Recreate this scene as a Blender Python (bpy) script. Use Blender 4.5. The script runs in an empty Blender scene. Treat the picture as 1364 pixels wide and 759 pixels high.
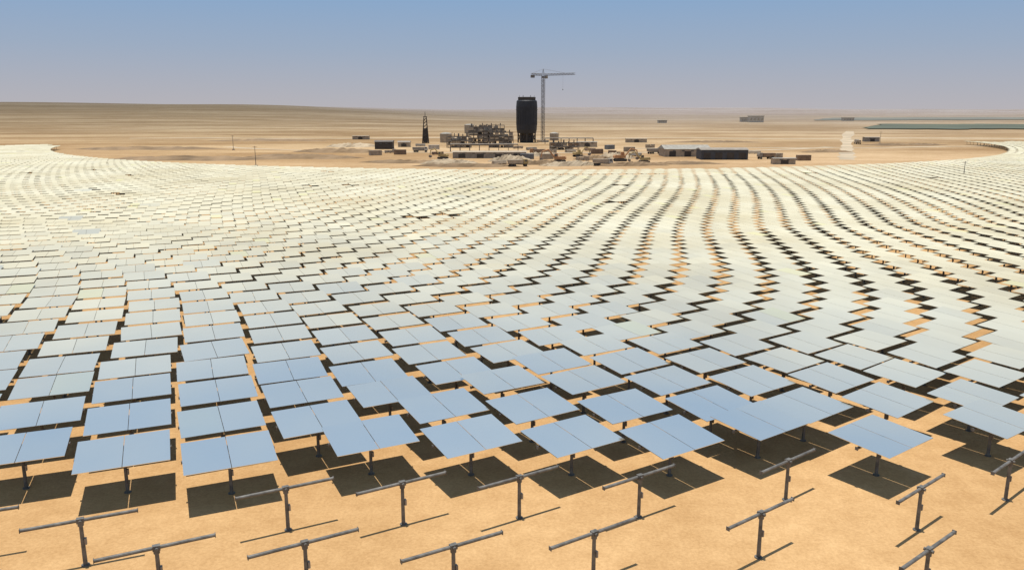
import bpy, math, random
from mathutils import Vector, Matrix
random.seed(7)
R = math.radians
scene = bpy.context.scene
COL = scene.collection
H = 22.0; TILT = R(12.3); F = 1070.0; CX, CY = 682.0, 379.5
ct, st = math.cos(TILT), math.sin(TILT)

def G(px, py, z=0.0):
    """ground point seen at that place of the photograph"""
    v = (CY-py)/F
    dy = ct+v*st; dz = -st+v*ct
    s = (z-H)/dz
    return ((px-CX)/F*s, dy*s)
def proj(x, y, z):
    fw = y*ct-(z-H)*st; up = y*st+(z-H)*ct
    return (CX+F*x/fw, CY-F*up/fw)

# ------------------------------------------------------------ materials
def newmat(name):
    m = bpy.data.materials.new(name); m.use_nodes = True
    return m, m.node_tree.nodes, m.node_tree.links, m.node_tree.nodes['Principled BSDF']
def simple(name, col, rough=0.7, metal=0.0, var=0.25, scale=0.6):
    m, n, l, b = newmat(name)
    g = n.new('ShaderNodeNewGeometry'); t = n.new('ShaderNodeTexNoise')
    t.inputs['Scale'].default_value = scale; t.inputs['Detail'].default_value = 5
    l.new(g.outputs['Position'], t.inputs['Vector'])
    r = n.new('ShaderNodeValToRGB'); l.new(t.outputs['Fac'], r.inputs['Fac'])
    r.color_ramp.elements[0].position = 0.3; r.color_ramp.elements[1].position = 0.7
    r.color_ramp.elements[0].color = tuple(c*(1-var) for c in col)+(1,)
    r.color_ramp.elements[1].color = tuple(min(1, c*(1+var*0.6)) for c in col)+(1,)
    l.new(r.outputs['Color'], b.inputs['Base Color'])
    b.inputs['Roughness'].default_value = rough; b.inputs['Metallic'].default_value = metal
    return m
M = {}
M['steel'] = simple('weathered_galvanised_steel', (0.15, 0.14, 0.125), 0.65, 0.2, 0.45, 3)
M['steel_dark'] = simple('hazed_dark_steel', (0.15, 0.125, 0.105), 0.85, 0.0)  # dark steel paled so that distance haze sits in the base colour
M['concrete'] = simple('concrete', (0.38, 0.32, 0.25), 0.9, 0, 0.25, 3)
M['black'] = simple('black_cladding', (0.016, 0.017, 0.022), 0.6, 0.0, 0.4, 0.3)
M['crane'] = simple('crane_paint', (0.15, 0.135, 0.125), 0.7, 0.0)
M['orange'] = simple('orange_paint', (0.42, 0.21, 0.09), 0.7)
M['yellow'] = simple('yellow_paint', (0.40, 0.29, 0.12), 0.7)
M['white'] = simple('white_paint', (0.50, 0.44, 0.36), 0.7)
M['beige'] = simple('beige_sheet', (0.37, 0.295, 0.21), 0.8)
M['grey'] = simple('grey_sheet', (0.27, 0.23, 0.185), 0.8)  # lightened toward distance haze, mixed into the sheet colour
M['blue'] = simple('navy_sheet', (0.05, 0.052, 0.06), 0.7)
M['bluebox'] = simple('faded_blue_paint', (0.16, 0.165, 0.17), 0.7)
M['dark'] = simple('dark_opening', (0.06, 0.05, 0.042), 0.9)  # dark tone raised for haze, put into the colour itself
M['rust'] = simple('rusty_sheet', (0.23, 0.155, 0.10), 0.85)
M['rubber'] = simple('rubber', (0.06, 0.055, 0.05), 0.9)
M['glass'] = simple('dark_glass', (0.08, 0.08, 0.08), 0.3)
M['greynet'] = simple('roof_grey', (0.31, 0.285, 0.24), 0.8)

def mirror_mat():
    """silvered glass under a thin film of desert dust, whiter at grazing angles"""
    m, n, l, b = newmat('dusty_mirror_glass')
    out = n['Material Output']
    gl = n.new('ShaderNodeBsdfGlossy'); gl.inputs['Roughness'].default_value = 0.2
    gl.inputs['Color'].default_value = (0.90, 0.91, 0.90, 1)
    df = n.new('ShaderNodeBsdfDiffuse')
    g = n.new('ShaderNodeNewGeometry'); oi = n.new('ShaderNodeObjectInfo')
    sm = n.new('ShaderNodeMath'); sm.operation = 'ADD'
    l.new(g.outputs['Random Per Island'], sm.inputs[0]); l.new(oi.outputs['Random'], sm.inputs[1])
    rnd = n.new('ShaderNodeMath'); rnd.operation = 'FRACT'; l.new(sm.outputs[0], rnd.inputs[0])
    t = n.new('ShaderNodeTexNoise'); t.inputs['Scale'].default_value = 0.04; t.inputs['Detail'].default_value = 7
    l.new(g.outputs['Position'], t.inputs['Vector'])
    tm = n.new('ShaderNodeMath'); tm.operation = 'MULTIPLY_ADD'; tm.inputs[1].default_value = 0.10
    l.new(rnd.outputs[0], tm.inputs[0]); l.new(t.outputs['Fac'], tm.inputs[2])
    r = n.new('ShaderNodeValToRGB'); l.new(tm.outputs[0], r.inputs['Fac'])
    e = r.color_ramp.elements
    e[0].position = 0.38; e[0].color = (0.48, 0.425, 0.29, 1)
    e[1].position = 0.72; e[1].color = (0.58, 0.54, 0.405, 1)
    gt = n.new('ShaderNodeMath'); gt.operation = 'GREATER_THAN'; gt.inputs[1].default_value = 0.985; l.new(rnd.outputs[0], gt.inputs[0])
    mc = n.new('ShaderNodeMix'); mc.data_type = 'RGBA'; mc.inputs[7].default_value = (0.52, 0.50, 0.24, 1)  # yellowish sun glint painted into the colour of a few panels
    gs = n.new('ShaderNodeMath'); gs.operation = 'MULTIPLY'; gs.inputs[1].default_value = 0.4; l.new(gt.outputs[0], gs.inputs[0])
    l.new(gs.outputs[0], mc.inputs['Factor']); l.new(r.outputs['Color'], mc.inputs[6])
    l.new(mc.outputs[2], df.inputs['Color'])
    lw = n.new('ShaderNodeLayerWeight'); lw.inputs['Blend'].default_value = 0.5
    mr = n.new('ShaderNodeMapRange'); mr.inputs['From Min'].default_value = 0.60; mr.inputs['From Max'].default_value = 0.83
    mr.inputs['To Min'].default_value = 0.13; mr.inputs['To Max'].default_value = 0.95
    l.new(lw.outputs['Facing'], mr.inputs['Value'])
    t2 = n.new('ShaderNodeTexNoise'); t2.inputs['Scale'].default_value = 0.12; t2.inputs['Detail'].default_value = 6
    l.new(g.outputs['Position'], t2.inputs['Vector'])
    ad = n.new('ShaderNodeMath'); ad.operation = 'MULTIPLY_ADD'; ad.inputs[1].default_value = 0.22; ad.inputs[2].default_value = -0.13
    l.new(t2.outputs['Fac'], ad.inputs[0])
    ar = n.new('ShaderNodeMath'); ar.operation = 'MULTIPLY_ADD'; ar.inputs[1].default_value = 0.05
    l.new(rnd.outputs[0], ar.inputs[0]); l.new(ad.outputs[0], ar.inputs[2])
    ad2 = n.new('ShaderNodeMath'); ad2.operation = 'ADD'; ad2.use_clamp = True
    l.new(mr.outputs['Result'], ad2.inputs[0]); l.new(ar.outputs[0], ad2.inputs[1])
    mx = n.new('ShaderNodeMixShader')
    l.new(ad2.outputs[0], mx.inputs['Fac']); l.new(gl.outputs[0], mx.inputs[1]); l.new(df.outputs[0], mx.inputs[2])
    l.new(mx.outputs[0], out.inputs['Surface'])
    return m
M['mirror'] = mirror_mat()
M['mirror_back'] = simple('mirror_backing', (0.06, 0.05, 0.045), 0.9)

def ground_mat(name='desert_sand_with_haze'):
    m, n, l, b = newmat(name)
    g = n.new('ShaderNodeNewGeometry')
    sp = n.new('ShaderNodeSeparateXYZ'); l.new(g.outputs['Position'], sp.inputs[0])
    def noise(scale, det=6, vec=None, rough=0.6):
        t = n.new('ShaderNodeTexNoise'); t.inputs['Scale'].default_value = scale
        t.inputs['Detail'].default_value = det; t.inputs['Roughness'].default_value = rough
        l.new(vec or g.outputs['Position'], t.inputs['Vector']); return t
    big = noise(0.004, 6)
    mv = n.new('ShaderNodeMath'); mv.operation = 'MULTIPLY_ADD'; mv.inputs[1].default_value = 500; mv.inputs[2].default_value = -250
    l.new(big.outputs['Fac'], mv.inputs[0])
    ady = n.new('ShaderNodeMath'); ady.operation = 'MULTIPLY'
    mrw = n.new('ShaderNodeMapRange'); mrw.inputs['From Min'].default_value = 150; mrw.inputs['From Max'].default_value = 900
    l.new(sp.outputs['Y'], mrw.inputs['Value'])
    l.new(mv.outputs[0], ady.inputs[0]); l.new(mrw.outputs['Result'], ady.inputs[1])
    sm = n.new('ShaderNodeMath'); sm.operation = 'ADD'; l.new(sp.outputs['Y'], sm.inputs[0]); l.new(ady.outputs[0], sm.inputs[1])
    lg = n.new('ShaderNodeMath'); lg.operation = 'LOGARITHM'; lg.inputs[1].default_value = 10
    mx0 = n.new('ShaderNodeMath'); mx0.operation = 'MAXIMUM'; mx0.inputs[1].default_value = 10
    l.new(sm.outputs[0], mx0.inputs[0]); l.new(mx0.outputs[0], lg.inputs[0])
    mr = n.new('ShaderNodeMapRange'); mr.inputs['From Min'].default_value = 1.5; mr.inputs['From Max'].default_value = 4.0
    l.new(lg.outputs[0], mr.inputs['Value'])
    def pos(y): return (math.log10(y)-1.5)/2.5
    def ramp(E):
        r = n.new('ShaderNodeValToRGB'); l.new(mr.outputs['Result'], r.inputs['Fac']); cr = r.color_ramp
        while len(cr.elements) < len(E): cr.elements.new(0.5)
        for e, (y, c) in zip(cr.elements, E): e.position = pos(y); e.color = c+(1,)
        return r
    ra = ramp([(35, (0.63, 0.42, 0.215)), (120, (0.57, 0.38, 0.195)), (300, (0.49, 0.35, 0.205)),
               (560, (0.44, 0.33, 0.20)), (1000, (0.31, 0.245, 0.16)), (2200, (0.165, 0.135, 0.092)), (5000, (0.20, 0.18, 0.165)), (9500, (0.29, 0.275, 0.29))])  # farthest stops carry aerial haze painted into the sand colour
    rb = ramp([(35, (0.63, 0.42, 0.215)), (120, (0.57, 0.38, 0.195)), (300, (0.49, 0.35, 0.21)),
               (560, (0.45, 0.345, 0.22)), (1000, (0.38, 0.305, 0.215)), (2200, (0.30, 0.26, 0.22)), (5000, (0.31, 0.28, 0.275)), (9500, (0.33, 0.315, 0.33))])  # right side: same haze painted in, paler with distance
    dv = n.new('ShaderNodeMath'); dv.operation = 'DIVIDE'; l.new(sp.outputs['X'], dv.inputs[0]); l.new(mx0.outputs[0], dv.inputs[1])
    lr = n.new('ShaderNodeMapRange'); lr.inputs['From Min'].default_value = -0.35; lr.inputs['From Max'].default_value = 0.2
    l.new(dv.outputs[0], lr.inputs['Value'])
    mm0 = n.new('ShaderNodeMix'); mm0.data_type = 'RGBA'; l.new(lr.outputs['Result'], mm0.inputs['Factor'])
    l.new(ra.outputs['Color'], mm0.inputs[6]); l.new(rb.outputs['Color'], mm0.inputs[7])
    def mul(col_out, tex, hi, p0, p1, lowcol, amount=None):
        rr = n.new('ShaderNodeValToRGB'); l.new(tex.outputs['Fac'], rr.inputs['Fac'])
        rr.color_ramp.elements[0].position = p0; rr.color_ramp.elements[1].position = p1
        rr.color_ramp.elements[0].color = lowcol+(1,); rr.color_ramp.elements[1].color = (hi, hi, hi, 1)
        mm = n.new('ShaderNodeMix'); mm.data_type = 'RGBA'; mm.blend_type = 'MULTIPLY'; mm.inputs['Factor'].default_value = 1
        if amount is not None: l.new(amount, mm.inputs['Factor'])
        l.new(col_out, mm.inputs[6]); l.new(rr.outputs['Color'], mm.inputs[7]); return mm.outputs[2]
    mp = n.new('ShaderNodeMapping'); mp.inputs['Scale'].default_value = (0.3, 1, 1); l.new(g.outputs['Position'], mp.inputs['Vector'])
    c = mm0.outputs[2]
    am = n.new('ShaderNodeMapRange'); am.inputs['From Min'].default_value = 290; am.inputs['From Max'].default_value = 400
    l.new(sp.outputs['Y'], am.inputs['Value'])
    am2 = n.new('ShaderNodeMapRange'); am2.inputs['From Min'].default_value = 700; am2.inputs['From Max'].default_value = 2200
    am2.inputs['To Min'].default_value = 0.85; am2.inputs['To Max'].default_value = 0.2
    l.new(sp.outputs['Y'], am2.inputs['Value'])
    amm = n.new('ShaderNodeMath'); amm.operation = 'MULTIPLY'; l.new(am.outputs['Result'], amm.inputs[0]); l.new(am2.outputs['Result'], amm.inputs[1])
    c = mul(c, noise(0.014, 8, mp.outputs[0], 0.6), 1.10, 0.43, 0.57, (0.72, 0.64, 0.54), amm.outputs[0])
    c = mul(c, noise(0.004, 7, mp.outputs[0], 0.6), 1.06, 0.38, 0.60, (0.84, 0.80, 0.75))
    c = mul(c, noise(0.02, 8, rough=0.6), 1.04, 0.35, 0.62, (0.90, 0.87, 0.82))
    c = mul(c, noise(0.09, 8, rough=0.65), 1.04, 0.35, 0.65, (0.90, 0.87, 0.83))
    c = mul(c, noise(0.55, 8, rough=0.7), 1.05, 0.35, 0.65, (0.88, 0.84, 0.79))
    c = mul(c, noise(5.0, 6, rough=0.8), 1.06, 0.38, 0.60, (0.86, 0.83, 0.80))
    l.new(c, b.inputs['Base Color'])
    b.inputs['Roughness'].default_value = 0.95
    b.inputs['Specular IOR Level'].default_value = 0.1
    nb = noise(1.6, 10, rough=0.7)
    bp = n.new('ShaderNodeBump'); bp.inputs['Strength'].default_value = 0.45; bp.inputs['Distance'].default_value = 0.25
    l.new(nb.outputs['Fac'], bp.inputs['Height']); l.new(bp.outputs[0], b.inputs['Normal'])
    return m
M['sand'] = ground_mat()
M['track'] = simple('pale_track_dust', (0.46, 0.36, 0.24), 0.95, 0, 0.3, 0.05)
M['berm'] = simple('brown_earth', (0.25, 0.165, 0.09), 0.95, 0, 0.35, 0.08)
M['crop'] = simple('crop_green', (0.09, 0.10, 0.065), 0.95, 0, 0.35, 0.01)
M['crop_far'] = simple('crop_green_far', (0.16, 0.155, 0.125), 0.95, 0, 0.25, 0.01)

# ------------------------------------------------------------ mesh builder
class MB:
    def __init__(s): s.v = []; s.f = []; s.m = []
    def add(s, vs, fs, mi=0, T=None):
        o = len(s.v)
        for p in vs:
            p = Vector(p)
            if T is not None: p = T @ p
            s.v.append(p[:])
        for q in fs: s.f.append([i+o for i in q]); s.m.append(mi)
    def box(s, c, d, mi=0, T=None, bottom=None):
        x, y, z = c; a, b, h = d[0]/2, d[1]/2, d[2]/2
        vs = [(x-a, y-b, z-h), (x+a, y-b, z-h), (x+a, y+b, z-h), (x-a, y+b, z-h), (x-a, y-b, z+h), (x+a, y-b, z+h), (x+a, y+b, z+h), (x-a, y+b, z+h)]
        fs = [(4, 5, 6, 7), (0, 1, 5, 4), (1, 2, 6, 5), (2, 3, 7, 6), (3, 0, 4, 7)]
        s.add(vs, fs, mi, T)
        o = len(s.v)-8
        s.f.append([o+i for i in (3, 2, 1, 0)]); s.m.append(mi if bottom is None else bottom)
        return s
    def tube(s, p0, p1, r0, r1=None, n=8, mi=0, T=None, caps=True):
        p0 = Vector(p0); p1 = Vector(p1); r1 = r0 if r1 is None else r1
        d = (p1-p0).normalized(); u = d.orthogonal().normalized(); w = d.cross(u)
        vs = []
        for p, r in ((p0, r0), (p1, r1)):
            for k in range(n):
                a = 2*math.pi*(k+0.5)/n; vs.append(p+u*math.cos(a)*r+w*math.sin(a)*r)
        fs = [(k, (k+1) % n, n+(k+1) % n, n+k) for k in range(n)]
        if caps: fs += [tuple(range(n-1, -1, -1)), tuple(range(n, 2*n))]
        s.add(vs, fs, mi, T); return s
    def lathe(s, prof, n=24, mi=0, T=None):
        vs = []
        for r, z in prof:
            for k in range(n):
                a = 2*math.pi*k/n; vs.append((r*math.cos(a), r*math.sin(a), z))
        fs = []
        for j in range(len(prof)-1):
            for k in range(n): fs.append((j*n+k, j*n+(k+1) % n, (j+1)*n+(k+1) % n, (j+1)*n+k))
        fs.append(tuple(range(n-1, -1, -1))); fs.append(tuple((len(prof)-1)*n+k for k in range(n)))
        s.add(vs, fs, mi, T); return s
    def prism(s, poly, y0, y1, mi=0):
        n = len(poly)
        vs = [(x, y0, z) for x, z in poly]+[(x, y1, z) for x, z in poly]
        fs = [(k, (k+1) % n, n+(k+1) % n, n+k) for k in range(n)]+[tuple(range(n-1, -1, -1)), tuple(range(n, 2*n))]
        s.add(vs, fs, mi); return s
    def lattice(s, p0, p1, w, t, bays, T=None):
        p0 = Vector(p0); p1 = Vector(p1); d = (p1-p0).normalized()
        u = Vector((0, 0, 1)).cross(d)
        u = Vector((1, 0, 0)) if u.length < 0.01 else u.normalized()
        w_ = d.cross(u)
        cs = [u*a*w/2+w_*b*w/2 for a, b in ((-1, -1), (1, -1), (1, 1), (-1, 1))]
        for c in cs: s.tube(p0+c, p1+c, t, n=4, T=T)
        for k in range(bays):
            a = p0.lerp(p1, k/bays); b = p0.lerp(p1, (k+1)/bays)
            for q in range(4):
                c0, c1 = cs[q], cs[(q+1) % 4]
                if k % 2: c0, c1 = c1, c0
                s.tube(a+c0, b+c1, t*0.6, n=3, T=T, caps=False)
                s.tube(a+c0, a+c1, t*0.6, n=3, T=T, caps=False)
        return s
    def build(s, name, mats, parent=None, loc=(0, 0, 0), rz=0):
        me = bpy.data.meshes.new(name); me.from_pydata(s.v, [], s.f)
        if not isinstance(mats, (list, tuple)): mats = [mats]
        for m in mats: me.materials.append(m if not isinstance(m, str) else M[m])
        for p, i in zip(me.polygons, s.m): p.material_index = i
        me.update()
        o = bpy.data.objects.new(name, me); COL.objects.link(o)
        o.location = loc; o.rotation_euler = (0, 0, rz)
        if parent: o.parent = parent
        return o
def tag(o, label, cat=None, group=None, kind=None):
    o['label'] = label
    if cat: o['category'] = cat
    if group: o['group'] = group
    if kind: o['kind'] = kind
    return o
def thing(name, label, cat, loc, rz=0, group=None):
    o = bpy.data.objects.new(name, None); COL.objects.link(o)
    o.location = loc; o.rotation_euler = (0, 0, rz); o.empty_display_size = 0.3
    return tag(o, label, cat, group)
KIDS = {}
def copy_thing(root, loc, rz, label, group=None):
    r = root.copy(); COL.objects.link(r); r.location = loc; r.rotation_euler = (0, 0, rz)
    r['label'] = label
    if group: r['group'] = group
    out = []
    for ch in KIDS.setdefault(root.name, list(root.children)):
        c = ch.copy(); COL.objects.link(c); c.parent = r; out.append(c)
        for g in KIDS.setdefault(ch.name, list(ch.children)):
            d = g.copy(); COL.objects.link(d); d.parent = c
    return r, out

# ------------------------------------------------------------ terrain
def hgt(x, y):
    h = 0.0
    if y > 700:
        k = min(1, (y-700)/2300.0); k = k*k*(3-2*k)
        az = x/y
        left = 1/(1+math.exp((az+0.16)/0.07))
        h += k*left*(45+3*math.sin(x*0.0021)+2*math.sin(x*0.007+1))
        h += k*(1-left)*3*math.sin(x*0.003+y*0.002)
    if y > 5500:
        k = min(1, (y-5500)/2500.0)
        h += k*(20+22*max(0, math.sin(x*0.0007+0.6))+6*math.sin(x*0.0031))*(1 if x > 0 else 0.6)
    return h
xs_n = [-1+2*i/120 for i in range(121)]
ys = [-120, -60, -20]+[10*i for i in range(0, 20)]+[200+25*i for i in range(28)]+[900+100*i for i in range(42)]+[5200+350*i for i in range(20)]
vs = []; fs = []
for y in ys:
    W = 400+max(0, y)*1.5
    for t in xs_n:
        x = t*W; vs.append((x, y, hgt(x, y)))
nx = len(xs_n)
for j in range(len(ys)-1):
    for i in range(nx-1):
        a = j*nx+i; fs.append((a, a+1, a+nx+1, a+nx))
gm = MB(); gm.add(vs, fs)
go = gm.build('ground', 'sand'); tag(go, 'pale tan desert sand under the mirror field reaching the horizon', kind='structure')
for p in go.data.polygons: p.use_smooth = True

def strip(name, pts, w, mat, z, label):
    b = MB(); n = len(pts); vs = []
    for i, (x, y) in enumerate(pts):
        a = Vector(pts[max(0, i-1)]); c = Vector(pts[min(n-1, i+1)]); d = (c-a).normalized(); q = Vector((-d.y, d.x))
        ww = w*(0.6+0.8*random.random())/2
        zz = z+hgt(x, y)
        vs += [(x-q.x*ww, y-q.y*ww, zz), (x+q.x*ww, y+q.y*ww, zz)]
    b.add(vs, [(2*i, 2*i+2, 2*i+3, 2*i+1) for i in range(n-1)])
    o = b.build(name, mat); tag(o, label, kind='structure'); return o
TX, TY = 10.0, 558.0
strip('road', [(G(1128, 213-2*k) if k < 16 else G(1128+1.0*(k-15), 213-2*k)) for k in range(0, 20)], 8, 'track', 0.03, 'pale straight dirt track running away right of the site')
strip('road', [(TX+150*math.sin(R(a))*1.4, TY-135*math.cos(R(a))) for a in range(-60, 61, 4)], 6, 'track', 0.042, 'pale dirt track around the building site')
strip('road', [(-300+30*k, 640+8*math.sin(k)) for k in range(28)], 12, 'track', 0.048, 'pale dirt track crossing the plain behind the site')
strip('road', [(70+22*k, 470+6*math.sin(k*0.8)+2.5*k) for k in range(16)], 7, 'track', 0.054, 'pale dirt track from the warehouses to the right')

# ------------------------------------------------------------ heliostats
PIV = 2.42
PW, PD = 2.49, 3.95
def theta_at(x, y):
    return R(max(20, min(37, 30+0.27*math.degrees(math.atan2(x, y)))))
def post_mb(b=None, T=None, mi=0, n=8):
    b = b or MB()
    b.tube((0, 0, 0), (0, 0, 0.05), 0.2, n=n, mi=mi, T=T)
    b.tube((0, 0, 0.05), (0, 0, 2.25), 0.105, 0.09, n=n, mi=mi, T=T); return b
def panel_mb(sx, b=None, T=None, mi=0, bk=1):
    b = b or MB(); b.box((sx*(PW/2+0.018), 0, 0.2), (PW, PD, 0.03), mi, T, bottom=bk); return b
def make_heliostat(mirrors=True):
    r = thing('heliostat' if mirrors else 'bare_heliostat_stand', 'x', 'heliostat' if mirrors else 'heliostat stand', (0, 0, 0))
    post_mb(n=12).build('post', 'steel', r)
    d = MB().tube((0, 0, -0.28), (0, 0, -0.1), 0.14, n=12).box((0, 0, 0), (0.34, 0.24, 0.24)); d.tube((0.0, -0.22, -0.02), (0, 0.22, -0.02), 0.08, n=8)
    d.build('drive_head', 'steel', r, (0, 0, PIV))
    MB().box((0.13, -0.02, 1.3), (0.1, 0.2, 0.32)).build('control_box', 'grey', r)
    t = MB().tube((-2.55, 0, 0), (2.55, 0, 0), 0.088, n=10); t.box((-2.56, 0, 0), (0.03, 0.2, 0.2)); t.box((2.56, 0, 0), (0.03, 0.2, 0.2))
    t.build('torque_tube', 'steel', r, (0, 0, PIV))
    if mirrors:
        for x in (-2.1, -0.75, 0.75, 2.1):
            MB().box((x, 0, 0.145), (0.07, 3.4, 0.06)).build('support_rail', 'steel', r, (0, 0, PIV))
        for sx in (-1, 1):
            panel_mb(sx).build('mirror_panel', ['mirror', 'mirror_back'], r, (0, 0, PIV))
    return r
proto = make_heliostat(True); bare = make_heliostat(False)

ONES = ['zeroth', 'first', 'second', 'third', 'fourth', 'fifth', 'sixth', 'seventh', 'eighth', 'ninth', 'tenth', 'eleventh', 'twelfth', 'thirteenth', 'fourteenth', 'fifteenth', 'sixteenth', 'seventeenth', 'eighteenth', 'nineteenth', 'twentieth']
TENS = {20: 'twenty', 30: 'thirty', 40: 'forty', 50: 'fifty'}
def ordi(k):
    if k <= 20: return ONES[k]
    t = k//10*10; return TENS[t][:-1]+'ieth' if k % 10 == 0 else TENS[t]+'-'+ONES[k % 10]

BARE = [(-27.3, 36.3, 'stand without mirrors cut by the left edge of the photo'),
        (-21.1, 35.9, 'leftmost whole stand without mirrors, in front of the front left heliostats'),
        (-16.3, 33.4, 'stand without mirrors at the bottom edge, leftmost of those with their foot cut off'),
        (-9.6, 33.8, 'stand without mirrors at the bottom edge, second from left of those with feet cut off'),
        (-2.7, 33.5, 'stand without mirrors at the bottom edge, just left of the picture middle'),
        (3.9, 34.7, 'stand without mirrors at the bottom edge, just right of the picture middle'),
        (12.4, 36.6, 'stand without mirrors beside the bottom edge in the right half, foot just in view'),
        (19.0, 33.2, 'stand without mirrors at the bottom right, only its tube and post top showing'),
        (-12.0, 39.3, 'leftmost stand of the rear bare row, right beside the mirrored heliostats'),
        (-5.9, 39.9, 'second stand from the left in the rear row of bare stands'),
        (0.4, 40.6, 'middle stand without mirrors near the picture centre line, rear bare row'),
        (7.0, 40.7, 'fourth stand from the left in the rear row of bare stands'),
        (15.8, 42.7, 'stand without mirrors standing close between two mirrored heliostats on the right'),
        (21.7, 39.3, 'stand without mirrors in front of the large tilted heliostat at right'),
        (28.5, 42.7, 'rightmost stand without mirrors near the right edge of the photo')]
for i, (x, y, lab) in enumerate(BARE):
    th = theta_at(x, y)+R(random.uniform(-1.5, 1.5))+R(2)
    if i == 0:
        r_ = bare; KIDS[bare.name] = list(bare.children)
        r_.location = (x, y, 0); r_.rotation_euler = (0, 0, th)
        r_['label'] = lab; r_['group'] = 'bare heliostat stands in the foreground'
    else: copy_thing(bare, (x, y, 0), th, lab, 'bare heliostat stands in the foreground')

# lattice of the mirror field: rings around the tower, smaller heliostats nearer the tower
def size_at(y): return 1-0.20*min(1, max(0, (y-62)/75.0))
pos = []
Yr = 45.8; anchor = -2.5; k = 0
while Yr < 276:
    q = max(0, Yr-46); sc = size_at(Yr)
    a = 6.12*sc*(1-0.02*min(1, q/90)); pitch = 5.2 if k < 2 else 4.62*sc
    Rr = TY-Yr
    amp = max(0, 1-max(0, k-3)/7.0)
    imax = int(Rr*1.7/a)
    for i in range(-imax, imax+1):
        s_ = anchor+i*a
        x_, dy = s_, 0
        seam = -11.7+3.4*k
        if k <= 10:
            w = 1/(1+math.exp((s_-seam)/1.0)) if abs(s_-seam) < 30 else (1 if s_ < seam else 0)
            x_ -= 1.9*w*amp; dy -= 3.1*w*amp
        if k == 0:
            if 14 < s_ < 18: dy += 2.6
            if 20 < s_ < 24: x_ += 0.5
            if 26 < s_ < 30: x_ += 3; dy += 2.6
            if s_ > 30: x_ += 3.2
        elif s_ > 12: dy += 1.8*max(0, 1-k/8.0)*(0.5+0.5*math.sin(s_*0.25))
        phi = (x_-TX)/Rr
        if abs(phi) > 1.7: continue
        X = TX+Rr*math.sin(phi); Y = TY-Rr*math.cos(phi)+dy
        wv = min(1, q/110)
        X += wv*1.3*math.sin(Y*0.035+X*0.012)
        X += random.uniform(-0.12, 0.12); Y += random.uniform(-0.12, 0.12)
        if Y < 400 and Rr < 306 and Y < 256+1.5*math.sin(X*0.05): continue
        if X < 0 and Y > 470+8*math.sin(X*0.2): continue
        if X > 0 and Y > 520+8*math.sin(X*0.2): continue
        pos.append((X, Y, k))
    f = min(1, max(0, (Yr-48)/62.0)); f = f*f*(3-2*f)
    bx = (1-f)*(-0.43*pitch)+f*(0.25*pitch-a)
    anchor += bx
    tgt = -2.5+0.25*q
    while anchor < tgt-a/2: anchor += a
    Yr += pitch; k += 1

def tilt_at(x, y):
    w = min(1, max(0, (y-44)/30.0)); w2 = min(1, max(0, (y-74)/80.0))
    return R(5.0*(1-w)+3.4*w-0.4*w2)
seen = []; rest = []
for (x, y, k) in pos:
    px, py = proj(x, y, PIV)
    if px < -260 or px > 1364+260: continue
    if random.random() < 0.003 and y > 70: continue
    th = theta_at(x, y)+R(random.gauss(0, 1.0)); ti = tilt_at(x, y)+R(random.gauss(0, 0.7))
    if y > 60 and random.random() < 0.012: ti += R(random.choice((-4, 4, 5)))
    item = (x, y, k, th, ti, px)
    vis = -40 < px < 1404 and py < 759
    (seen if vis else rest).append(item)
near = sorted(seen, key=lambda t: t[1])[:300]
ns = set(id(t) for t in near)
rest += [t for t in seen if id(t) not in ns]
rows = {}
for t in near: rows.setdefault(t[2], []).append(t)
first = True
for k in sorted(rows):
    for c, t in enumerate(sorted(rows[k], key=lambda t: t[0])):
        x, y, _, th, ti, px = t
        if k == 0: lab = 'pale blue twin-panel heliostat, %s from the left in the front row of mirrors' % ordi(c+1)
        else: lab = 'twin-panel mirror heliostat, %s from the left in the %s row of mirrors from the front' % (ordi(c+1), ordi(k+1))
        grp = 'mirror heliostats of the near field'
        if first:
            KIDS[proto.name] = list(proto.children)
            r_, ch = proto, KIDS[proto.name]; r_.location = (x, y, 0); r_.rotation_euler = (0, 0, th)
            r_['label'] = lab; r_['group'] = grp
        else: r_, ch = copy_thing(proto, (x, y, 0), th, lab, grp)
        r_.scale = (size_at(y),)*3
        for o in ch:
            if o.name.split('.')[0] in ('torque_tube', 'support_rail', 'mirror_panel', 'drive_head'): o.rotation_euler = (ti, 0, 0)
        first = False
fb = MB()
for x, y, k, th, ti, px in rest:
    T = Matrix.Translation((x, y, 0)) @ Matrix.Rotation(th, 4, 'Z') @ Matrix.Scale(size_at(TY-math.hypot(x-TX, TY-y)), 4)
    U = T @ Matrix.Translation((0, 0, PIV)) @ Matrix.Rotation(ti, 4, 'X')
    fb.tube((0, 0, 0), (0, 0, 2.3), 0.1, n=5, mi=2, T=T, caps=False)
    fb.tube((-2.5, 0, 0), (2.5, 0, 0), 0.09, n=4, mi=2, T=U, caps=False)
    for sx in (-1, 1): panel_mb(sx, fb, U, 0, 1)
fo = fb.build('heliostat_field', ['mirror', 'mirror_back', 'steel'])
tag(fo, 'thousands of small pale heliostats filling the far part of the mirror field', 'heliostat field', kind='stuff')

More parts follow.
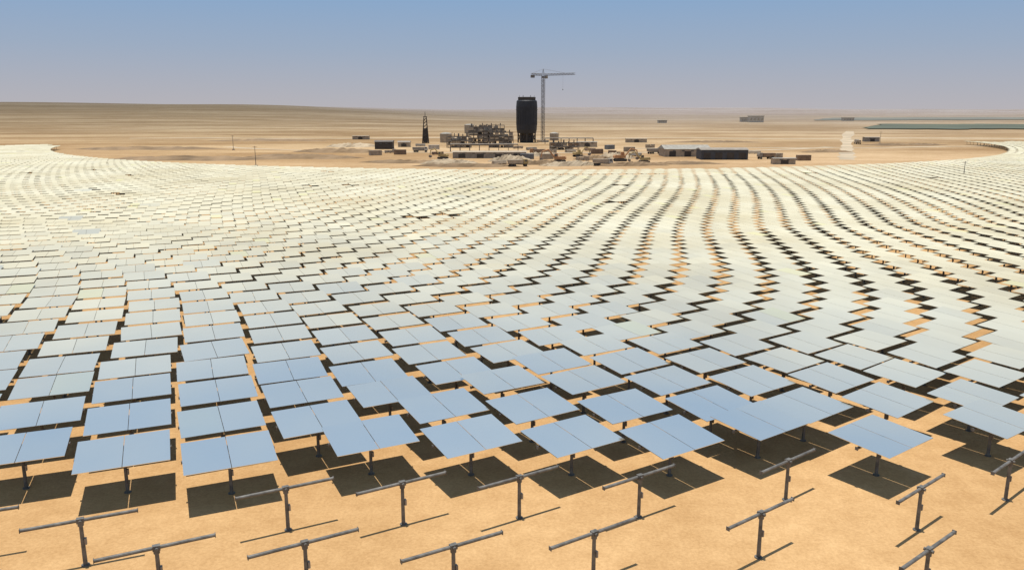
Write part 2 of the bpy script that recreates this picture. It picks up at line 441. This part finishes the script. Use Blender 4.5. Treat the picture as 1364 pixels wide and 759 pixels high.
# ------------------------------------------------------------ site: tower, crane, masts
def P(px, py):
    x, y = G(px, py); return (x, y, 0)
t = thing('solar_tower', 'unfinished black drum-shaped tower standing beside the tall crane', 'tower', (TX, TY, 0))
b = MB()
for k in range(8):
    a = 2*math.pi*k/8; x, y = 5.8*math.cos(a), 5.8*math.sin(a)
    b.box((x, y, 3.6), (0.9, 0.9, 7.2))
    a2 = 2*math.pi*(k+1)/8; b.tube((x, y, 0.3), (5.8*math.cos(a2), 5.8*math.sin(a2), 7), 0.22, n=4)
b.lathe([(4.6, 0), (4.6, 7.1)], 16); b.build('support_frame', 'dark', t)
MB().lathe([(6.4, 6.2), (6.9, 8.5), (7.1, 12), (7.2, 24), (6.9, 27.6), (6.4, 28.2)], 24).build('drum', 'black', t)
b = MB()
for k in range(24):
    a = 2*math.pi*(k+0.5)/24; T = Matrix.Rotation(a, 4, 'Z'); b.box((7.12, 0, 18), (0.16, 0.16, 12), 0, T)
b.build('cladding_ribs', 'black', t)
MB().lathe([(7.35, 21.6), (7.35, 22.1)], 24).build('ring_beam', 'black', t)
MB().lathe([(5.9, 28.2), (6.0, 30.2), (5.4, 30.3)], 24).build('top_rim', 'dark', t)
b = MB()
for k in range(6):
    a = k*1.05; b.tube((5*math.cos(a), 5*math.sin(a), 30.2), (5*math.cos(a), 5*math.sin(a), 31.4), 0.1, n=4)
b.build('railing_posts', 'steel_dark', t)

cx, cy = 21.3, 566
t = thing('tower_crane', 'tall grey hammerhead tower crane rising over the black tower', 'crane', (cx, cy, 0), R(38))
MB().box((0, 0, 0.6), (6, 6, 1.2)).build('base_block', 'concrete', t)
MB().lattice((0, 0, 1.2), (0, 0, 43), 1.7, 0.17, 24).build('mast', 'crane', t)
MB().lathe([(1.3, 43), (1.3, 44.2)], 12).build('slewing_ring', 'crane', t)
MB().lattice((1.2, 0, 45.2), (29, 0, 46.6), 1.2, 0.12, 20).build('jib', 'crane', t)
MB().lattice((-1.2, 0, 45.2), (-10.5, 0, 45.2), 1.2, 0.12, 7).build('counter_jib', 'crane', t)
MB().box((-9.3, 0, 43.9), (2.2, 1.8, 1.8)).build('counterweight', 'crane', t)
b = MB()
for s1 in (-1, 1):
    for s2 in (-1, 1): b.tube((s1*0.8, s2*0.8, 44.2), (0, 0, 49), 0.12, n=4)
b.build('apex_frame', 'crane', t)
b = MB(); b.tube((0, 0, 49), (20, 0, 46.8), 0.06, n=4); b.tube((0, 0, 49), (-9.5, 0, 46), 0.06, n=4); b.build('tie_bars', 'crane', t)
c = MB().box((1.6, -1.6, 43.6), (1.4, 1.2, 1.8)).build('cab', 'grey', t); MB().box((2.32, -1.6, 43.9), (0.04, 1.0, 1.0)).build('window', 'glass', c)
b = MB().tube((18, 0, 45), (18, 0, 36), 0.04, n=4); b.box((18, 0, 35.6), (0.4, 0.4, 0.7)); b.build('hook_line', 'steel_dark', t)

x, y, _ = P(567, 191)
t = thing('lattice_mast', 'slim dark tapered steel mast left of the black tower', 'mast', (x, y, 0))
b = MB()
for s1 in (-1, 1):
    for s2 in (-1, 1): b.tube((s1*2.0, s2*2.0, 0), (s1*0.8, s2*0.8, 17), 0.22, n=4)
for k in range(8):
    z0, z1 = k*2.1, (k+1)*2.1; w0, w1 = 2.0-1.2*z0/17, 2.0-1.2*z1/17
    for s in (-1, 1):
        b.tube((-w0, s*w0, z0), (w1, s*w1, z1), 0.14, n=4); b.tube((s*w0, w0, z0), (s*w1, -w1, z1), 0.14, n=4)
b.build('legs_frame', 'dark', t)
MB().box((0, 0, 17.4), (2.4, 2.4, 0.5)).build('top_platform', 'dark', t)
MB().tube((0, 0, 17.6), (0, 0, 20.5), 0.2, n=6).build('aerial', 'steel_dark', t)
MB().box((0, 0, 5), (2.6, 2.6, 9.6)).build('inner_shaft', 'dark', t)

def pole(px, py, h, label):
    x, y, _ = P(px, py)
    t = thing('site_mast', label, 'mast', (x, y, 0))
    MB().tube((0, 0, 0), (0, 0, h), 0.14, 0.08, n=6).build('pole', 'steel_dark', t)
    MB().box((0, 0, h-0.4), (1.6, 0.14, 0.14)).build('cross_arm', 'steel_dark', t)
    MB().box((0, 0, 0.3), (1.2, 1.2, 0.6)).build('base_block', 'concrete', t)
pole(341, 222, 8, 'thin pole standing on sand at left behind the mirror field')
pole(1283, 240, 6, 'thin pole standing among far mirrors near the right edge')
pole(311, 200, 8, 'thin pole on the distant plain at left')
pole(1172, 192, 8, 'thin pole standing just right of the pale straight track')

# ------------------------------------------------------------ buildings
def shed(name, px, py, w, d, h, wall, roof, label, rz=0, doors=2, wins=3, cat='shed', pitch=0.8):
    x, y, _ = P(px, py)
    t = thing(name, label, cat, (x, y+d/2, 0), rz)
    MB().box((0, 0, h/2), (w, d, h)).build('wall', wall, t)
    e = 0.4
    b2 = MB(); b2.add([(-w/2-e, -d/2-e, h), (w/2+e, -d/2-e, h), (w/2+e, d/2+e, h), (-w/2-e, d/2+e, h), (-w/2-e, 0, h+pitch), (w/2+e, 0, h+pitch)],
                      [(0, 1, 5, 4), (2, 3, 4, 5), (0, 4, 3), (1, 2, 5), (3, 2, 1, 0)])
    b2.build('roof', roof, t)
    for k in range(doors):
        xx = -w/2+w*(k+0.5)/max(1, doors); MB().box((xx, -d/2-0.03, h*0.36), (min(3.2, w/doors*0.6), 0.06, h*0.72)).build('door', 'dark', t)
    for k in range(wins):
        xx = -w/2+w*(k+1)/(wins+1); MB().box((xx, -d/2-0.05, h*0.78), (1.3, 0.06, h*0.14)).build('window', 'glass', t)
    return t
shed('site_shed', 511, 199, 10, 7, 4.2, 'dark', 'steel_dark', 'small dark brown shed left of the slim mast', doors=2, wins=2)
shed('site_shed', 538, 196, 7, 5, 2.8, 'beige', 'grey', 'small grey roofed shed between the dark shed and the slim mast', doors=1, wins=1)
shed('warehouse', 915, 209, 22, 13, 3.6, 'beige', 'greynet', 'long pale grey roofed warehouse right of the building site', doors=3, wins=4, cat='warehouse', pitch=1.8, rz=R(3))
shed('warehouse', 965, 213, 21, 10, 4.4, 'blue', 'grey', 'dark open sided warehouse beside the pale roofed one', doors=4, wins=0, cat='warehouse', pitch=0.8)
shed('site_office', 1045, 219, 9, 4, 2.4, 'beige', 'greynet', 'pale cabin right of the dark warehouse', doors=1, wins=2, cat='cabin', pitch=0.2)
shed('site_office', 1162, 189, 10, 5, 3.0, 'grey', 'grey', 'small dark cabin beside the pale track at right', doors=1, wins=2, cat='cabin', pitch=0.3)
shed('site_office', 782, 196, 12, 6, 3.0, 'beige', 'greynet', 'pale cabin on the building site right of the crane', doors=1, wins=3, cat='cabin', pitch=0.2)
shed('site_office', 848, 190, 14, 6, 2.6, 'beige', 'beige', 'long pale cabin behind the orange machines', doors=1, wins=3, cat='cabin', pitch=0.2)
shed('site_office', 480, 186, 12, 6, 2.6, 'beige', 'beige', 'long low cabin on the far left of the building site', doors=1, wins=3, cat='cabin', pitch=0.2)

def frame_building(px, py, w, d, h, nx, nz, wall, label, seed):
    x, y, _ = P(px, py); rn = random.Random(seed)
    t = thing('steel_frame_building', label, 'building', (x, y+d/2, 0))
    tops = [h if rn.random() < 0.55 else h*(nz-1)/nz for i in range(nx+1)]
    b = MB()
    for i in range(nx+1):
        for j in (-1, 1): b.box((-w/2+w*i/nx, j*d/2, tops[i]/2), (0.32, 0.32, tops[i]))
    for k in range(1, nz+1):
        z = h*k/nz
        for j in (-1, 1): b.box((0, j*d/2, z-0.2), (w-0.52, 0.24, 0.3))
        for i in (-1, 1): b.box((i*w/2, 0, z-0.2), (0.24, d-0.52, 0.3))
    for i in range(nx):
        if i % 2: b.tube((-w/2+w*i/nx, -d/2-0.2, 0.2), (-w/2+w*(i+1)/nx, -d/2-0.2, h/nz), 0.12, n=4)
    b.build('frame', 'steel_dark', t)
    for k in range(1, nz): MB().box((0, 0, h*k/nz-0.55), (w-0.8, d-0.8, 0.25)).build('floor_deck', 'grey', t)
    for i in range(nx):
        for k in range(nz):
            if rn.random() < 0.6: MB().box((-w/2+w*(i+0.5)/nx, -d/2+0.5, h*(k+0.5)/nz), (w/nx-0.5, 0.2, h/nz-0.7)).build('wall_panel', rn.choice([wall, 'grey', 'grey', 'steel_dark']), t)
    b = MB()
    for q in range(22):
        k = rn.randrange(nz); z0 = h*k/nz+0.1; hh = h/nz*rn.uniform(0.4, 0.85)
        xx = rn.uniform(-w/2+1.2, w/2-1.2); yy = rn.uniform(-d/2+2, d/2-2)
        if rn.random() < 0.5: b.box((xx, yy, z0+hh/2), (rn.uniform(1, 3), 2, hh))
        else: b.tube((xx, yy, z0), (xx, yy, z0+hh), rn.uniform(0.5, 1.1), n=8)
    b.build('machinery', 'grey', t)
    b = MB()
    for q in range(5):
        xx = -w/2+w*(q+0.7)/5.6; b.tube((xx, 0, h-0.3), (xx, 0, h+rn.uniform(0.5, 2.2)), rn.uniform(0.2, 0.6), n=8)
    b.build('roof_vents', 'steel_dark', t)
    return t
frame_building(611, 197, 14, 9, 6.5, 5, 3, 'beige', 'open steel frame block with pale panels, leftmost of the power block', 1)
frame_building(640, 194, 15, 10, 11.5, 5, 5, 'grey', 'tallest open steel frame block, in the middle of the power block', 2)
frame_building(668, 197, 14, 9, 9, 5, 4, 'beige', 'open steel frame block with pale upper panels, nearest the black tower', 5)
frame_building(752, 200, 16, 7, 4.0, 5, 2, 'rust', 'low open steel frame with rusty panels right of the crane', 9)
frame_building(655, 184, 20, 10, 10, 6, 4, 'grey', 'open steel frame block standing behind the power block', 12)
shed('power_block_hall', 652, 211, 34, 8, 2.8, 'grey', 'beige', 'long low grey hall in front of the steel frame blocks', doors=4, wins=6, cat='building', pitch=0.5)

def tank(px, py, r, h, label):
    x, y, _ = P(px, py)
    t = thing('storage_tank', label, 'tank', (x, y, 0))
    MB().lathe([(r, 0), (r, h)], 20).build('shell', 'beige', t)
    MB().lathe([(r+0.15, h), (r*0.5, h+0.7), (0.3, h+0.9)], 20).build('roof', 'greynet', t)
    b = MB(); b.tube((r+0.3, -0.4, 0), (r+0.3, -0.4, h+1), 0.08, n=4); b.tube((r+0.3, 0.4, 0), (r+0.3, 0.4, h+1), 0.08, n=4); b.build('ladder', 'steel_dark', t)
tank(594, 190, 4, 6, 'pale round storage tank left of the power block')
tank(625, 178, 4.5, 8, 'pale round storage tank behind the power block')
tank(738, 187, 3.2, 5, 'pale round storage tank right of the crane foot')

def pipe_rack(px0, px1, py, label):
    x0, y0, _ = P(px0, py); x1, _, _ = P(px1, py); L = x1-x0
    t = thing('pipe_rack', label, 'pipe rack', ((x0+x1)/2, y0, 0))
    n = int(L/5)
    for k in range(n+1):
        xx = -L/2+L*k/n; b = MB(); b.box((xx, -1.5, 1.6), (0.3, 0.3, 3.2)); b.box((xx, 1.5, 1.6), (0.3, 0.3, 3.2)); b.box((xx, 0, 3.35), (0.3, 3.4, 0.3)); b.build('trestle', 'steel_dark', t)
    for j in (-1, 0, 1): MB().tube((-L/2, j, 3.85), (L/2, j, 3.85), 0.34, n=8).build('pipe', 'grey', t)
pipe_rack(600, 690, 202, 'long pipe rack running in front of the steel frame blocks')
pipe_rack(726, 790, 192, 'shorter pipe rack right of the crane foot')

# ------------------------------------------------------------ machines
def excavator(px, py, rz, mat, label, sc=1.0):
    x, y, _ = P(px, py)
    t = thing('excavator', label, 'excavator', (x, y, 0), rz, 'excavators on the building site'); t.scale = (sc,)*3
    for s in (-1, 1):
        b = MB().prism([(-2.2, 0.3), (-1.8, 0), (1.8, 0), (2.2, 0.3), (2.2, 0.7), (1.8, 1.0), (-1.8, 1.0), (-2.2, 0.7)], s*1.2-0.3, s*1.2+0.3); b.build('track', 'rubber', t)
    MB().lathe([(0.9, 0.9), (0.9, 1.2)], 12).build('turntable', 'steel_dark', t)
    MB().prism([(-2.3, 1.2), (1.7, 1.2), (1.7, 2.0), (0.2, 2.2), (-2.1, 2.3), (-2.4, 1.8)], -1.3, 1.3).build('body', mat, t)
    c = MB().prism([(0.4, 2.2), (1.8, 2.0), (1.6, 3.3), (0.5, 3.3)], 0.3, 1.3).build('cab', mat, t)
    MB().prism([(0.6, 2.35), (1.6, 2.25), (1.5, 3.1), (0.65, 3.1)], 1.302, 1.33).build('window', 'glass', c)
    b = MB(); b.tube((1.6, -0.2, 1.8), (4.0, -0.2, 4.6), 0.3, 0.28, n=6); b.tube((3.9, -0.2, 4.6), (6.2, -0.2, 3.9), 0.28, 0.2, n=6); b.build('boom', mat, t)
    b = MB(); b.tube((6.1, -0.2, 4.1), (6.6, -0.2, 1.6), 0.22, 0.16, n=6); b.build('arm', mat, t)
    MB().prism([(6.0, 1.5), (6.9, 1.6), (7.0, 0.9), (6.3, 0.5), (5.8, 0.9)], -0.8, 0.4).build('bucket', 'steel_dark', t)
excavator(745, 217, R(170), 'orange', 'orange excavator in front of the black tower, arm to the left', 1.2)
excavator(826, 215, R(10), 'orange', 'orange excavator left of the pale roofed warehouse, nearest of the pair', 1.2)
excavator(858, 217, R(185), 'yellow', 'yellow excavator close left of the pale roofed warehouse')
excavator(770, 209, R(30), 'yellow', 'yellow excavator right behind the leftmost orange one')
excavator(590, 212, R(160), 'yellow', 'yellow excavator left of the long low hall')

def truck(px, py, rz, cabm, bedm, label, sc=1.0):
    x, y, _ = P(px, py)
    t = thing('tipper_truck', label, 'truck', (x, y, 0), rz, 'trucks on the building site'); t.scale = (sc,)*3
    MB().box((0, 0, 0.95), (7.6, 0.9, 0.3)).build('chassis', 'steel_dark', t)
    c = MB().prism([(2.1, 1.1), (3.9, 1.1), (3.9, 1.9), (3.6, 2.9), (2.1, 2.9)], -1.2, 1.2).build('cab', cabm, t)
    MB().prism([(2.5, 1.95), (3.5, 1.95), (3.35, 2.65), (2.5, 2.65)], -1.23, -1.202).build('window', 'glass', c)
    MB().prism([(-3.9, 1.3), (1.8, 1.12), (2.0, 2.7), (-4.1, 2.7)], -1.25, 1.25).build('tipper_bed', bedm, t)
    for xx in (-2.9, -1.6, 2.9):
        for s in (-1, 1): MB().tube((xx, s*1.2-0.2, 0.52), (xx, s*1.2+0.2, 0.52), 0.52, n=12).build('wheel', 'rubber', t)
truck(803, 221, R(5), 'white', 'beige', 'white cabbed truck in front of the two orange and yellow excavators')
truck(716, 206, R(175), 'orange', 'rust', 'orange truck at the foot of the black tower')
truck(872, 205, R(20), 'white', 'grey', 'white truck just left of the pale roofed warehouse')
truck(560, 203, R(0), 'white', 'grey', 'white truck in front of the slim mast')
truck(1020, 212, R(190), 'grey', 'rust', 'grey truck just right of the dark warehouse')
truck(690, 222, R(15), 'yellow', 'beige', 'yellow truck on sand below the black tower')
truck(1142, 192, R(80), 'white', 'beige', 'white truck driving on the pale track at right')

def container(px, py, rz, mat, label):
    x, y, _ = P(px, py)
    t = thing('shipping_container', label, 'container', (x, y, 0), rz, 'containers on the building site')
    b = MB().box((0, 0, 1.25), (6, 2.4, 2.4))
    for k in range(11): b.box((-2.7+k*0.525, -1.24, 1.25), (0.25, 0.08, 2.1))
    b.build('body', mat, t); MB().box((3.04, 0, 1.25), (0.06, 2.2, 2.2)).build('doors', 'steel_dark', t)
for a in [(533, 206, 5, 'rust', 'rust brown container right of the dark shed'), (578, 199, 0, 'white', 'white container right of the slim mast foot'),
          (702, 212, -8, 'bluebox', 'faded blue container below the black tower'), (728, 212, 25, 'beige', 'pale container between tower foot and leftmost excavator'),
          (795, 205, 12, 'rust', 'rust brown container behind the white cabbed truck'), (812, 199, 40, 'bluebox', 'faded blue container behind the orange excavator'),
          (838, 202, -5, 'beige', 'pale container behind the orange excavator'), (1070, 214, 8, 'rust', 'rust brown container far right of the warehouses'),
          (500, 207, 30, 'beige', 'pale container below the dark shed')]:
    container(a[0], a[1], R(a[2]), a[3], a[4])

def stack(px, py, rz, kind, label):
    x, y, _ = P(px, py); rn = random.Random(px)
    t = thing('material_stack', label, 'material stack', (x, y, 0), rz, 'stacks of building material on the site')
    b = MB()
    for j in range(3): b.box((-2.4+2.4*j, 0, 0.1), (0.3, 2.4, 0.2))
    b.build('bearers', 'steel_dark', t)
    b = MB()
    if kind == 'pipes':
        for r_ in range(3):
            for q in range(5-r_): b.tube((-3, -1+0.5*q+0.25*r_, 0.45+0.44*r_), (3, -1+0.5*q+0.25*r_, 0.45+0.44*r_), 0.25, n=8)
    else:
        for r_ in range(3):
            for q in range(3):
                if r_ < 2 or rn.random() < 0.6: b.box((-2+2*q, 0, 0.5+0.62*r_), (1.8, rn.uniform(1.6, 2.2), 0.58))
    b.build('pile', rn.choice(['grey', 'beige', 'rust', 'beige', 'beige']), t)
ST = [(583, 206), (560, 195), (690, 198), (708, 200), (734, 204), (760, 203), (776, 214), (786, 201),
      (818, 206), (846, 208), (866, 197), (665, 219), (520, 204), (1005, 205), (1035, 210), (680, 207)]
for i, (px, py) in enumerate(ST):
    stack(px, py, R(random.uniform(-40, 40)), 'pipes' if i % 2 else 'crates', 'low stack of %s, %s from the left of all stacks on the site' % ('pipes' if i % 2 else 'crates', ordi(sorted(p[0] for p in ST).index(px)+1)))

def heap(px, py, w, d, h, label, mat='berm', name='earth_heap'):
    x, y, _ = P(px, py); nu, nv = 28, 8; vs = []; fs = []
    for j in range(nv+1):
        for i in range(nu+1):
            u = -1+2*i/nu; v = -1+2*j/nv; e = max(0, 1-abs(u)**2.5)*max(0, 1-v*v)
            z = h*e*(0.7+0.5*random.random())-0.02
            taper = max(0.15, 1-abs(u)**3)
            vs.append((u*w/2+random.uniform(-.3, .3), taper*v*d/2*(0.8+0.3*math.sin(u*7+px))+2*math.sin(u*3+px), z))
    for j in range(nv):
        for i in range(nu):
            a = j*(nu+1)+i; fs.append((a, a+1, a+nu+2, a+nu+1))
    b = MB(); b.add(vs, fs); o = b.build(name, mat, None, (x, y, 0)); tag(o, label, kind='structure')
for a in [(250, 213, 80, 16, 1.8, 'long brown earth bank left of the building site'), (400, 211, 60, 14, 2.0, 'brown earth bank between left bank and the shed'),
          (450, 203, 50, 14, 2.2, 'brown earth bank near the dark shed'), (200, 199, 90, 18, 1.6, 'low brown bank far left'),
          (620, 222, 44, 7, 1.3, 'low brown bank in front of the long hall'), (715, 219, 26, 7, 1.8, 'brown heap in front of the tower'),
          (790, 213, 18, 7, 2.0, 'brown heap between excavators'), (842, 221, 30, 6, 1.6, 'brown heap below the excavators'),
          (905, 219, 40, 7, 1.2, 'low bank in front of the pale warehouse'), (1100, 203, 30, 9, 1.4, 'low brown bank by the pale track'),
          (545, 217, 44, 8, 1.4, 'low brown bank below the slim mast'), (1205, 194, 60, 10, 1.5, 'low brown bank right of the pale track'),
          (950, 190, 70, 12, 1.3, 'low brown bank behind the warehouses'), (360, 188, 90, 16, 1.4, 'low brown bank on the plain left of the site')]:
    heap(*a)
for a in [(600, 219, 26, 6, 2.2, 'pale sand mound in front of the power block'), (680, 215, 20, 6, 2.6, 'pale sand mound below the tower'),
          (760, 221, 26, 6, 2.0, 'pale sand mound below the excavators'), (820, 211, 18, 6, 2.4, 'pale sand mound behind the orange excavator'),
          (470, 196, 34, 9, 2.4, 'pale sand mound left of the dark shed'), (722, 208, 20, 6, 2.0, 'pale sand mound right of the tower foot')]:
    heap(*a, mat='track', name='sand_mound')

def field(x0, x1, y0, y1, label, mat):
    nu, nv = 60, 10; vs = []; fs = []
    for j in range(nv+1):
        for i in range(nu+1):
            y = y0+(y1-y0)*j/nv; x = x0+(x1-x0)*i/nu+(y-y0)*0.5+(random.uniform(-8, 8) if i in (0, nu) else 0)
            y += (16*math.sin(i*0.9)+random.uniform(-14, 14) if j in (0, nv) else 0)
            vs.append((x, y, hgt(x, y)+0.9))
    for j in range(nv):
        for i in range(nu):
            a = j*(nu+1)+i; fs.append((a, a+1, a+nu+2, a+nu+1))
    b = MB(); b.add(vs, fs); tag(b.build('crop_field', mat), label, kind='structure')
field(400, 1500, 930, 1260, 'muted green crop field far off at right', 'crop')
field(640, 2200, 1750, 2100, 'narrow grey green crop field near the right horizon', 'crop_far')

def far_building(px, y, w, h, label, mat):
    x = (px-CX)/F*y
    t = thing('distant_building', label, 'building', (x, y, hgt(x, y)-1)); MB().box((0, 0, h/2), (w, 12, h)).build('wall', mat, t)
    MB().box((0, 0, h+0.4), (w+1.5, 13.5, 0.8)).build('roof', 'greynet', t)
    for k in range(4): MB().box((-w/2+w*(k+0.5)/4, -6.03, h*0.55), (w*0.1, 0.08, h*0.3)).build('window', 'beige', t)
far_building(1000, 1500, 26, 12, 'hazy block on the plain right of the crane, near the horizon', 'white')
far_building(985, 1560, 14, 9, 'smaller hazy block beside the larger one near the horizon', 'white')
far_building(1120, 1700, 22, 7, 'tiny far building above the pale track', 'white')
far_building(878, 1400, 14, 5, 'tiny far building above the warehouses', 'white')

# ------------------------------------------------------------ camera, light, sky
cam = bpy.data.cameras.new('camera'); co = bpy.data.objects.new('camera', cam); COL.objects.link(co)
cam.sensor_width = 36; cam.lens = F/1364*36; cam.clip_end = 30000; cam.clip_start = 0.5
co.location = (0, 0, H); co.rotation_euler = (math.pi/2-TILT, 0, 0)
scene.camera = co
EL = R(86); AZ = R(305)
sd = Vector((math.sin(AZ)*math.cos(EL), math.cos(AZ)*math.cos(EL), math.sin(EL)))
sun = bpy.data.lights.new('sun', 'SUN'); so = bpy.data.objects.new('sun', sun); COL.objects.link(so)
sun.energy = 5.0; sun.angle = R(0.5); sun.color = (1, 0.96, 0.88)
so.rotation_euler = sd.to_track_quat('Z', 'Y').to_euler()
w = bpy.data.worlds.new('World'); scene.world = w; w.use_nodes = True
n = w.node_tree.nodes; l = w.node_tree.links; bg = n['Background']
sky = n.new('ShaderNodeTexSky'); sky.sky_type = 'NISHITA'; sky.sun_disc = False
sky.sun_elevation = EL; sky.sun_rotation = AZ; sky.dust_density = 0.3; sky.air_density = 0.7
tc = n.new('ShaderNodeTexCoord'); sp = n.new('ShaderNodeSeparateXYZ'); l.new(tc.outputs['Generated'], sp.inputs[0])
ramp = n.new('ShaderNodeValToRGB'); l.new(sp.outputs['Z'], ramp.inputs['Fac'])
e = ramp.color_ramp.elements
e[0].position = 0.0; e[0].color = (0.47, 0.45, 0.475, 1)
e[1].position = 0.03; e[1].color = (0.415, 0.435, 0.50, 1)
for p, c in ((0.07, (0.335, 0.415, 0.54, 1)), (0.14, (0.235, 0.385, 0.60, 1)), (0.3, (0.265, 0.41, 0.60, 1)), (0.6, (0.32, 0.475, 0.68, 1))):
    q = e.new(p); q.color = c
sc_ = n.new('ShaderNodeVectorMath'); sc_.operation = 'SCALE'; sc_.inputs['Scale'].default_value = 10
l.new(ramp.outputs['Color'], sc_.inputs[0])
mr = n.new('ShaderNodeMapRange'); mr.inputs['From Min'].default_value = 0.70; mr.inputs['From Max'].default_value = 0.85
mr.inputs['To Min'].default_value = 0.0; mr.inputs['To Max'].default_value = 1.0
l.new(sp.outputs['Z'], mr.inputs['Value'])
mx = n.new('ShaderNodeMix'); mx.data_type = 'RGBA'
l.new(mr.outputs['Result'], mx.inputs['Factor']); l.new(sc_.outputs[0], mx.inputs[6]); l.new(sky.outputs[0], mx.inputs[7])
l.new(mx.outputs[2], bg.inputs['Color']); bg.inputs['Strength'].default_value = 0.1
scene.view_settings.view_transform = 'Standard'; scene.view_settings.look = 'None'; scene.view_settings.exposure = 0
